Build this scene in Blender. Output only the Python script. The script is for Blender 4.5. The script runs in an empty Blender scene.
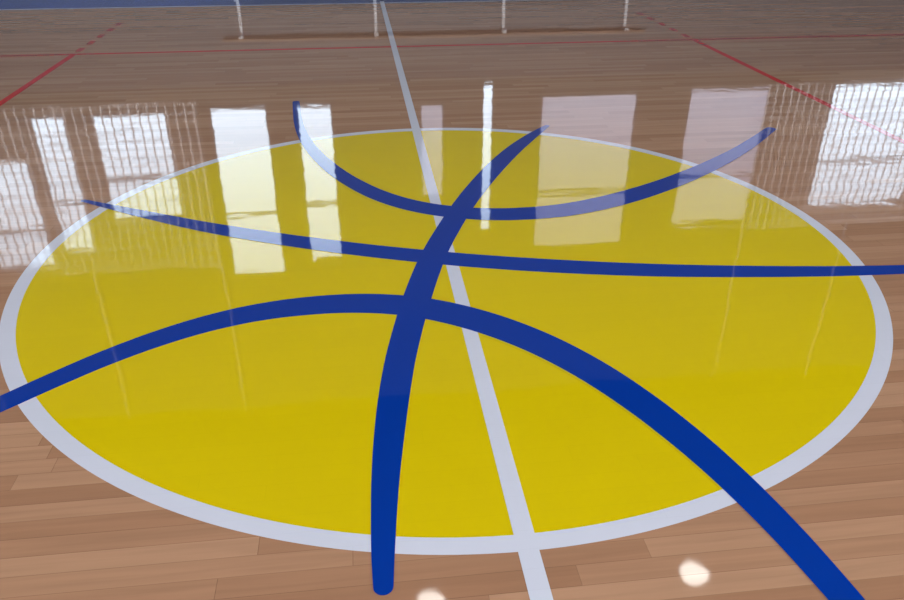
import bpy, bmesh, math, random
from mathutils import Vector
random.seed(3)
sc=bpy.context.scene
sc.view_settings.view_transform='Standard'
sc.view_settings.look='None'

# ------------------------------------------------------------ materials
def newmat(name):
    m=bpy.data.materials.new(name); m.use_nodes=True
    nt=m.node_tree
    return m,nt,nt.nodes['Principled BSDF']
def math_node(nt,op,a,b=None,c=None):
    n=nt.nodes.new('ShaderNodeMath'); n.operation=op
    for i,v in enumerate((a,b,c)):
        if v is None: continue
        if isinstance(v,(int,float)): n.inputs[i].default_value=v
        else: nt.links.new(v,n.inputs[i])
    return n.outputs[0]
PL=1.05; PW=0.062
ROUGH=.035
def plank_nodes(nt):
    L=nt.links
    geo=nt.nodes.new('ShaderNodeNewGeometry')
    sep=nt.nodes.new('ShaderNodeSeparateXYZ'); L.new(geo.outputs['Position'],sep.inputs[0])
    x,y=sep.outputs[0],sep.outputs[1]
    yr=math_node(nt,'DIVIDE',y,PW); row=math_node(nt,'FLOOR',yr); fy=math_node(nt,'FRACT',yr)
    wn=nt.nodes.new('ShaderNodeTexWhiteNoise'); wn.noise_dimensions='1D'; L.new(row,wn.inputs['W'])
    off=math_node(nt,'MULTIPLY',wn.outputs['Value'],7.3)
    xr=math_node(nt,'ADD',math_node(nt,'DIVIDE',x,PL),off)
    col=math_node(nt,'FLOOR',xr); fx=math_node(nt,'FRACT',xr)
    cb=nt.nodes.new('ShaderNodeCombineXYZ'); L.new(row,cb.inputs[0]); L.new(col,cb.inputs[1])
    w2=nt.nodes.new('ShaderNodeTexWhiteNoise'); w2.noise_dimensions='3D'; L.new(cb.outputs[0],w2.inputs['Vector'])
    s1=math_node(nt,'LESS_THAN',fy,0.025)
    s2=math_node(nt,'LESS_THAN',fx,0.0018)
    seam=math_node(nt,'MAXIMUM',s1,s2)
    return geo.outputs['Position'],w2.outputs['Value'],w2.outputs['Color'],seam
def varnish_normal(nt,pos,rcol,tilt=0.0045,bump=0.028):
    L=nt.links
    sub=nt.nodes.new('ShaderNodeVectorMath'); sub.operation='SUBTRACT'; L.new(rcol,sub.inputs[0]); sub.inputs[1].default_value=(.5,.5,.5)
    mul=nt.nodes.new('ShaderNodeVectorMath'); mul.operation='MULTIPLY'; L.new(sub.outputs[0],mul.inputs[0]); mul.inputs[1].default_value=(tilt*.35,tilt,0)
    add=nt.nodes.new('ShaderNodeVectorMath'); add.operation='ADD'; L.new(mul.outputs[0],add.inputs[0]); add.inputs[1].default_value=(0,0,1)
    nrm=nt.nodes.new('ShaderNodeVectorMath'); nrm.operation='NORMALIZE'; L.new(add.outputs[0],nrm.inputs[0])
    no=nt.nodes.new('ShaderNodeTexNoise'); no.inputs['Scale'].default_value=5; no.inputs['Detail'].default_value=2
    L.new(pos,no.inputs['Vector'])
    b=nt.nodes.new('ShaderNodeBump'); b.inputs['Strength'].default_value=bump; b.inputs['Distance'].default_value=0.02
    L.new(no.outputs['Fac'],b.inputs['Height']); L.new(nrm.outputs[0],b.inputs['Normal'])
    return b.outputs[0]
def paint(name,rgb,rough=ROUGH,var=.012):
    m,nt,p=newmat(name)
    pos,r,rc,seam=plank_nodes(nt)
    L=nt.links
    no=nt.nodes.new('ShaderNodeTexNoise'); no.inputs['Scale'].default_value=1.2; no.inputs['Detail'].default_value=3
    L.new(pos,no.inputs['Vector'])
    v=math_node(nt,'ADD',math_node(nt,'MULTIPLY',r,var),math_node(nt,'MULTIPLY',no.outputs['Fac'],.06))
    v=math_node(nt,'ADD',v,.96-var/2)
    v=math_node(nt,'SUBTRACT',v,math_node(nt,'MULTIPLY',seam,.035))
    hs=nt.nodes.new('ShaderNodeHueSaturation'); hs.inputs['Color'].default_value=(*rgb,1); L.new(v,hs.inputs['Value'])
    L.new(hs.outputs[0],p.inputs['Base Color'])
    p.inputs['Roughness'].default_value=rough
    p.inputs['IOR'].default_value=1.5
    L.new(varnish_normal(nt,pos,rc),p.inputs['Normal'])
    return m
def wood_floor():
    m,nt,p=newmat('varnished_parquet'); L=nt.links
    pos,r,rc,seam=plank_nodes(nt)
    ramp=nt.nodes.new('ShaderNodeValToRGB'); L.new(r,ramp.inputs[0])
    e=ramp.color_ramp.elements
    e[0].position=0; e[0].color=(.385,.205,.120,1)
    e[1].position=1; e[1].color=(.50,.292,.182,1)
    k=e.new(.5); k.color=(.44,.245,.148,1)
    mp=nt.nodes.new('ShaderNodeVectorMath'); mp.operation='MULTIPLY'; L.new(pos,mp.inputs[0]); mp.inputs[1].default_value=(2.2,45,1)
    ad=nt.nodes.new('ShaderNodeVectorMath'); ad.operation='ADD'; L.new(mp.outputs[0],ad.inputs[0])
    sc2=nt.nodes.new('ShaderNodeVectorMath'); sc2.operation='SCALE'; L.new(rc,sc2.inputs[0]); sc2.inputs['Scale'].default_value=20
    L.new(sc2.outputs[0],ad.inputs[1])
    no=nt.nodes.new('ShaderNodeTexNoise'); no.inputs['Scale'].default_value=1; no.inputs['Detail'].default_value=6; no.inputs['Distortion'].default_value=.6
    L.new(ad.outputs[0],no.inputs['Vector'])
    v=math_node(nt,'ADD',math_node(nt,'MULTIPLY',no.outputs['Fac'],.4),.8)
    v=math_node(nt,'SUBTRACT',v,math_node(nt,'MULTIPLY',seam,.3))
    hs=nt.nodes.new('ShaderNodeHueSaturation'); L.new(ramp.outputs[0],hs.inputs['Color']); L.new(v,hs.inputs['Value'])
    L.new(hs.outputs[0],p.inputs['Base Color'])
    p.inputs['Roughness'].default_value=ROUGH; p.inputs['IOR'].default_value=1.5
    L.new(varnish_normal(nt,pos,rc),p.inputs['Normal'])
    return m
def plain(name,rgb,rough=.6,noise=.06,scale=3,metal=0):
    m,nt,p=newmat(name); L=nt.links
    tc=nt.nodes.new('ShaderNodeTexCoord')
    no=nt.nodes.new('ShaderNodeTexNoise'); no.inputs['Scale'].default_value=scale; no.inputs['Detail'].default_value=4
    L.new(tc.outputs['Object'],no.inputs['Vector'])
    v=math_node(nt,'ADD',math_node(nt,'MULTIPLY',no.outputs['Fac'],noise*2),1-noise)
    hs=nt.nodes.new('ShaderNodeHueSaturation'); hs.inputs['Color'].default_value=(*rgb,1); L.new(v,hs.inputs['Value'])
    L.new(hs.outputs[0],p.inputs['Base Color'])
    p.inputs['Roughness'].default_value=rough; p.inputs['Metallic'].default_value=metal
    return m
def emit(name,rgb,s):
    m,nt,p=newmat(name)
    p.inputs['Base Color'].default_value=(.5,.55,.6,1)
    p.inputs['Emission Color'].default_value=(*rgb,1)
    p.inputs['Emission Strength'].default_value=s
    return m
M_wood=wood_floor()
M_yel=paint('yellow_court_paint',(.74,.575,.002))
M_white=paint('white_line_paint',(.68,.72,.86))
M_blue=paint('blue_logo_paint',(.001,.040,.36))
M_red=paint('red_line_paint',(.60,.003,.012))
M_apron=paint('blue_apron_paint',(.015,.08,.42))
M_wall=plain('wall_plaster',(.11,.112,.105))
M_dado=plain('wall_padding',(.09,.10,.12),.5)
M_ceil=plain('ceiling_panels',(.04,.052,.06))
M_frame=plain('window_frame_paint',(.12,.13,.15),.4)
M_day=emit('daylight_glass',(.68,.84,1.0),3.3)
M_shade=emit('blind_covered_glass',(.70,.70,.98),.8)
M_backkey=emit('daylight_glass_large',(1.0,.98,.97),13.4)  # glow added behind the camera as soft key light for the floor
M_cord=plain('net_cord',(.9,.91,.95),.8)
M_metal=plain('bench_leg_metal',(.5,.52,.55),.35)
M_seat=plain('bench_seat_wood',(.28,.16,.10),.5)
M_steel=plain('lamp_housing_metal',(.4,.42,.45),.35,metal=.6)
M_lamp=emit('lamp_diffuser',(1,.98,.92),15)

# ------------------------------------------------------------ helpers
def finish(name,bm,mats,parent=None):
    me=bpy.data.meshes.new(name); bm.to_mesh(me); bm.free()
    for m in mats: me.materials.append(m)
    o=bpy.data.objects.new(name,me); sc.collection.objects.link(o)
    if parent: o.parent=parent
    return o
def box(bm,x0,x1,y0,y1,z0,z1,mi=0):
    vs=[bm.verts.new((x,y,z)) for z in (z0,z1) for y in (y0,y1) for x in (x0,x1)]
    for q in ((0,2,3,1),(4,5,7,6),(0,1,5,4),(2,6,7,3),(0,4,6,2),(1,3,7,5)):
        fc=bm.faces.new([vs[i] for i in q]); fc.material_index=mi
def cyl(bm,cx,cy,r0,r1,z0,z1,n=24,mi=0,cap0=True,cap1=True):
    a=[bm.verts.new((cx+r0*math.cos(t*2*math.pi/n),cy+r0*math.sin(t*2*math.pi/n),z0)) for t in range(n)]
    b=[bm.verts.new((cx+r1*math.cos(t*2*math.pi/n),cy+r1*math.sin(t*2*math.pi/n),z1)) for t in range(n)]
    for i in range(n):
        bm.faces.new((a[i],a[(i+1)%n],b[(i+1)%n],b[i])).material_index=mi
    if cap0: bm.faces.new(a[::-1]).material_index=mi
    if cap1: bm.faces.new(b).material_index=mi
def flat_rect(name,x0,x1,y0,y1,z,mat):
    bm=bmesh.new()
    bm.faces.new([bm.verts.new(p) for p in ((x0,y0,z),(x1,y0,z),(x1,y1,z),(x0,y1,z))])
    return finish(name,bm,[mat])

# ------------------------------------------------------------ room shell
X0,X1,Y0,Y1,H=-16.,16.,-11.,9.5,7.8
bm=bmesh.new(); box(bm,X0,X1,Y0,Y1,-.1,0); finish('floor',bm,[M_wood])
bm=bmesh.new(); box(bm,X0,X1,Y0,Y1,H,H+.2)
finish('ceiling',bm,[M_ceil])
bm=bmesh.new(); box(bm,X0-.2,X0,Y0,Y1,0,H); finish('wall_left',bm,[M_wall])
bm=bmesh.new(); box(bm,X1,X1+.2,Y0,Y1,0,H); finish('wall_right',bm,[M_wall])
SILL=1.86
# (x0, x1, sill, head, blinds)
wins=[(-8.6,-7.4,SILL,4.4,0),(-6.75,-5.75,SILL+.75,4.6,0),(-5.60,-5.02,SILL,4.3,0),(-4.66,-3.45,SILL,3.75,0),(-2.82,-1.85,SILL,4.9,0),
      (-1.43,-.80,SILL,4.7,0),(.60,1.05,SILL+.05,3.6,1),(1.68,1.86,SILL-.25,4.3,0),(2.66,4.40,SILL-.05,4.7,1),(5.27,6.78,SILL-.08,4.4,1),(7.9,9.9,SILL-.08,4.1,0),(10.6,12.4,SILL,3.95,0)]
bm=bmesh.new()
xs=X0
for (a,b,z0,z1,k) in wins:
    box(bm,xs,a,Y1,Y1+.2,0,H)
    box(bm,a,b,Y1,Y1+.2,0,z0); box(bm,a,b,Y1,Y1+.2,z1,H)
    xs=b
box(bm,xs,X1,Y1,Y1+.2,0,H)
finish('wall_front',bm,[M_wall])
for i,(a,b,z0,z1,k) in enumerate(wins):
    bm=bmesh.new(); t=.05 if b-a>.3 else .015
    box(bm,a,a+t,Y1+.04,Y1+.12,z0,z1); box(bm,b-t,b,Y1+.04,Y1+.12,z0,z1)
    box(bm,a+t,b-t,Y1+.04,Y1+.12,z0,z0+t); box(bm,a+t,b-t,Y1+.04,Y1+.12,z1-t,z1)
    if b-a>.5:
        zm=z0+(z1-z0)*.62
        box(bm,a+t,b-t,Y1+.05,Y1+.11,zm-.03,zm+.03)
    box(bm,a+t,b-t,Y1+.08,Y1+.09,z0+t,z1-t,1)
    finish('window_%d'%(i+1),bm,[M_frame,M_shade if k else M_day])
bm=bmesh.new(); box(bm,X0+.01,X1-.01,Y1-.06,Y1-.002,0.0,1.5)
finish('trim_1',bm,[M_dado])
bw=[(-13+i*4.4,-13+i*4.4+3.9,1.8,6.2) for i in range(6)]  # unseen back openings, added to hold the glowing key light panes
bm=bmesh.new(); xs=X0
for (a,b,z0,z1) in bw:
    box(bm,xs,a,Y0-.2,Y0,0,H); box(bm,a,b,Y0-.2,Y0,0,z0); box(bm,a,b,Y0-.2,Y0,z1,H); xs=b
box(bm,xs,X1,Y0-.2,Y0,0,H); finish('wall_back',bm,[M_wall])
for i,(a,b,z0,z1) in enumerate(bw):
    bm=bmesh.new(); t=.06
    box(bm,a,a+t,Y0-.12,Y0-.04,z0,z1); box(bm,b-t,b,Y0-.12,Y0-.04,z0,z1)
    box(bm,a+t,b-t,Y0-.12,Y0-.04,z0,z0+t); box(bm,a+t,b-t,Y0-.12,Y0-.04,z1-t,z1)
    box(bm,(a+b)/2-.03,(a+b)/2+.03,Y0-.12,Y0-.04,z0+t,z1-t)
    box(bm,a+t,b-t,Y0-.09,Y0-.08,z0+t,z1-t,1)
    finish('window_%d'%(len(wins)+1+i),bm,[M_frame,M_backkey])

# ------------------------------------------------------------ court markings
def disc(name,r,z,mat,n=256):
    bm=bmesh.new()
    bm.faces.new([bm.verts.new((r*math.cos(t*2*math.pi/n),r*math.sin(t*2*math.pi/n),z)) for t in range(n)])
    return finish(name,bm,[mat])
disc('center_circle_paint',1.76,.0004,M_yel)
bm=bmesh.new(); n=256
a=[bm.verts.new((1.747*math.cos(t*2*math.pi/n),1.747*math.sin(t*2*math.pi/n),.0008)) for t in range(n)]
b=[bm.verts.new((1.803*math.cos(t*2*math.pi/n),1.803*math.sin(t*2*math.pi/n),.0008)) for t in range(n)]
for i in range(n): bm.faces.new((a[i],b[i],b[(i+1)%n],a[(i+1)%n]))
finish('center_circle_line',bm,[M_white])
flat_rect('center_line',-.028,.026,-7.5,7.45,.0012,M_white)
flat_rect('basketball_sideline',-14,14,7.28,7.34,.0014,M_white)
flat_rect('court_apron',X0+.05,X1-.05,7.35,Y1-.08,.0004,M_apron)
flat_rect('volleyball_sideline',-9,9,4.472,4.528,.0008,M_red)
flat_rect('volleyball_sideline',-9,9,-4.528,-4.472,.0008,M_red)
for sx in (-2.95,3.0):
    bm=bmesh.new()
    segs=[(-4.47,4.47)]
    for k in range(5):
        segs.append((4.62+k*.35,4.62+k*.35+.17)); segs.append((-4.62-k*.35-.17,-4.62-k*.35))
    for (p,q) in segs:
        bm.faces.new([bm.verts.new(c) for c in ((sx-.028,p,.0006),(sx+.028,p,.0006),(sx+.028,q,.0006),(sx-.028,q,.0006))])
    finish('attack_line',bm,[M_red])

# basketball logo: four tapering blue seams (centre x, centre y, width) in metres
e1=[(.847,1.758,.886,1.753),(.676,1.578,.784,1.566),(.483,1.297,.603,1.283),(.303,.961,.426,.946),(.161,.664,.282,.650),(.051,.401,.165,.388),(-.038,.166,.079,.152),(-.113,-.044,-.002,-.058),(-.172,-.235,-.054,-.249),(-.238,-.489,-.121,-.503),(-.281,-.711,-.175,-.724),(-.322,-.906,-.216,-.919),(-.354,-1.133,-.252,-1.145),(-.372,-1.329,-.281,-1.340),(-.383,-1.501,-.306,-1.510),(-.387,-1.651,-.322,-1.659),(-.391,-1.785,-.333,-1.792),(-.388,-1.868,-.340,-1.874)]
s1=[]
for i,(ax,ay,bx,by) in enumerate(e1):
    cx,cy=(ax+bx)/2,(ay+by)/2
    j=min(i+1,len(e1)-1); k=max(i-1,0)
    tx=(e1[j][0]+e1[j][2]-e1[k][0]-e1[k][2]); ty=(e1[j][1]+e1[j][3]-e1[k][1]-e1[k][3]); nn=math.hypot(tx,ty)
    s1.append((cx,cy,abs((bx-ax)*ty-(by-ay)*tx)/nn))
s2=[(-.819,2.565,.05),(-.779,1.974,.06),(-.709,1.598,.07),(-.606,1.242,.085),(-.460,.890,.105),(-.279,.602,.125),(-.087,.431,.14),(.151,.325,.148),(.395,.295,.155),(.651,.316,.155),(.943,.427,.15),(1.282,.619,.135),(1.608,.855,.115),(1.953,1.140,.095),(2.308,1.515,.065)]
s3=[(-1.786,.741,.030),(-1.407,.499,.092),(-1.091,.304,.110),(-.707,.123,.117),(-.436,.005,.122),(-.153,-.101,.127),(.122,-.193,.128),(.453,-.281,.130),(.822,-.363,.122),(1.195,-.417,.107),(1.572,-.462,.092),(1.893,-.482,.083),(2.057,-.482,.070)]
s4=[(-1.605,-1.076,.088),(-1.539,-1.018,.091),(-1.424,-.906,.096),(-1.296,-.789,.102),(-1.152,-.683,.112),(-.992,-.590,.121),(-.817,-.522,.133),(-.630,-.490,.144),(-.437,-.485,.151),(-.244,-.520,.155),(-.094,-.585,.156),(.082,-.704,.152),(.238,-.856,.146),(.371,-1.038,.138),(.478,-1.238,.128),(.562,-1.441,.116),(.625,-1.641,.105),(.670,-1.830,.093),(.700,-2.028,.082),(.710,-2.111,.078)]
def catmull(P,n=8):
    out=[]
    for i in range(len(P)-1):
        p0=P[max(i-1,0)];p1=P[i];p2=P[i+1];p3=P[min(i+2,len(P)-1)]
        for k in range(n):
            t=k/n
            out.append(tuple(.5*((2*p1[j])+(-p0[j]+p2[j])*t+(2*p0[j]-5*p1[j]+4*p2[j]-p3[j])*t*t+(-p0[j]+3*p1[j]-3*p2[j]+p3[j])*t**3) for j in range(3)))
    out.append(P[-1]); return out
def smooth(P,it=2):
    for _ in range(it):
        P=[P[0]]+[tuple((P[i-1][j]+2*P[i][j]+P[i+1][j])/4 if j==2 else (P[i-1][j]+6*P[i][j]+P[i+1][j])/8 for j in range(3)) for i in range(1,len(P)-1)]+[P[-1]]
    return P
bm=bmesh.new()
for si,s in enumerate((s1,s2,s3,s4)):
    z=.0016+si*.0002
    P=catmull(smooth(s)); L=[];Rr=[]
    for i,(x,y,w) in enumerate(P):
        a=P[max(i-1,0)];b=P[min(i+1,len(P)-1)]
        tx=b[0]-a[0];ty=b[1]-a[1];nn=math.hypot(tx,ty);nx=-ty/nn;ny=tx/nn
        L.append(bm.verts.new((x+nx*w/2,y+ny*w/2,z)));Rr.append(bm.verts.new((x-nx*w/2,y-ny*w/2,z)))
    for i in range(len(P)-1): bm.faces.new((L[i],Rr[i],Rr[i+1],L[i+1]))
    for end in (0,-1):
        x,y,w=P[end]; q=P[1] if end==0 else P[-2]
        dx,dy=x-q[0],y-q[1]; a0=math.atan2(dy,dx)
        fan=[bm.verts.new((x+w/2*math.cos(a0+t),y+w/2*math.sin(a0+t),z)) for t in [(-.5+k/10)*math.pi for k in range(11)]]
        bm.faces.new(fan)
bmesh.ops.recalc_face_normals(bm,faces=bm.faces)
for fc in bm.faces:
    if fc.normal.z<0: fc.normal_flip()
finish('basketball_logo',bm,[M_blue])

# ------------------------------------------------------------ bench along far sideline
bm=bmesh.new(); by=7.80
for x in (-1.89,-.08,1.69,3.44):
    box(bm,x-.02,x+.02,by+.11,by+.15,.002,.46,0)
    box(bm,x-.03,x+.03,by+.0,by+.26,.46,.49,0)
    box(bm,x-.03,x+.03,by+.0,by+.26,.002,.02,0)
for k in range(3):
    box(bm,-2.15,3.7,by-.03+k*.115,by+.06+k*.115,.49,.52,1)
finish('bench',bm,[M_metal,M_seat])

# ------------------------------------------------------------ protective nets hanging in front of the far wall
for (xa,xb,z0,z1) in ((-9.4,-2.9,1.7,4.46),(6.55,12.8,1.7,4.3)):
    bm=bmesh.new(); ny=9.22; c=.14; t=.011
    x=xa
    while x<=xb: box(bm,x-t,x+t,ny-.004,ny+.004,z0,z1); x+=c
    z=z0
    while z<=z1+.001: box(bm,xa,xb,ny-.003,ny+.003,z-t,z+t); z+=c
    box(bm,xa,xb,ny-.012,ny+.012,z1,z1+.025)
    for k in range(4):
        x=xa+.02+k*(xb-xa-.04)/3; box(bm,x-.01,x+.01,ny-.01,ny+.01,z1,H-.002)
    finish('protective_net',bm,[M_cord])

# ------------------------------------------------------------ high bay lamps
for yy in (3.86,-1.0,-6.0):
    for xx in (-11.7,-7.7,-3.75,.19,3.9,7.9,11.8):
        bm=bmesh.new()
        zb=7.05
        cyl(bm,0,0,.22,.12,0,.24,28,0,False,True)
        cyl(bm,0,0,.12,.10,.24,.38,20,0)
        cyl(bm,0,0,.012,.012,.38,H-zb,8,0)
        cyl(bm,0,0,.19,.19,.02,.03,28,1)
        o=finish('pendant_lamp',bm,[M_steel,M_lamp]); o.location=(xx,yy,zb)

# ------------------------------------------------------------ world + camera
w=bpy.data.worlds.new('world'); sc.world=w; w.use_nodes=True
w.node_tree.nodes['Background'].inputs[0].default_value=(.6,.7,.85,1)
w.node_tree.nodes['Background'].inputs[1].default_value=1.0
cam=bpy.data.cameras.new('camera'); co=bpy.data.objects.new('camera',cam); sc.collection.objects.link(co)
cam.sensor_width=36; cam.lens=766/904*36
co.location=(-.351,-3.126,1.474)
co.rotation_euler=(math.radians(90-29.25),0,math.radians(-6.82))
sc.camera=co
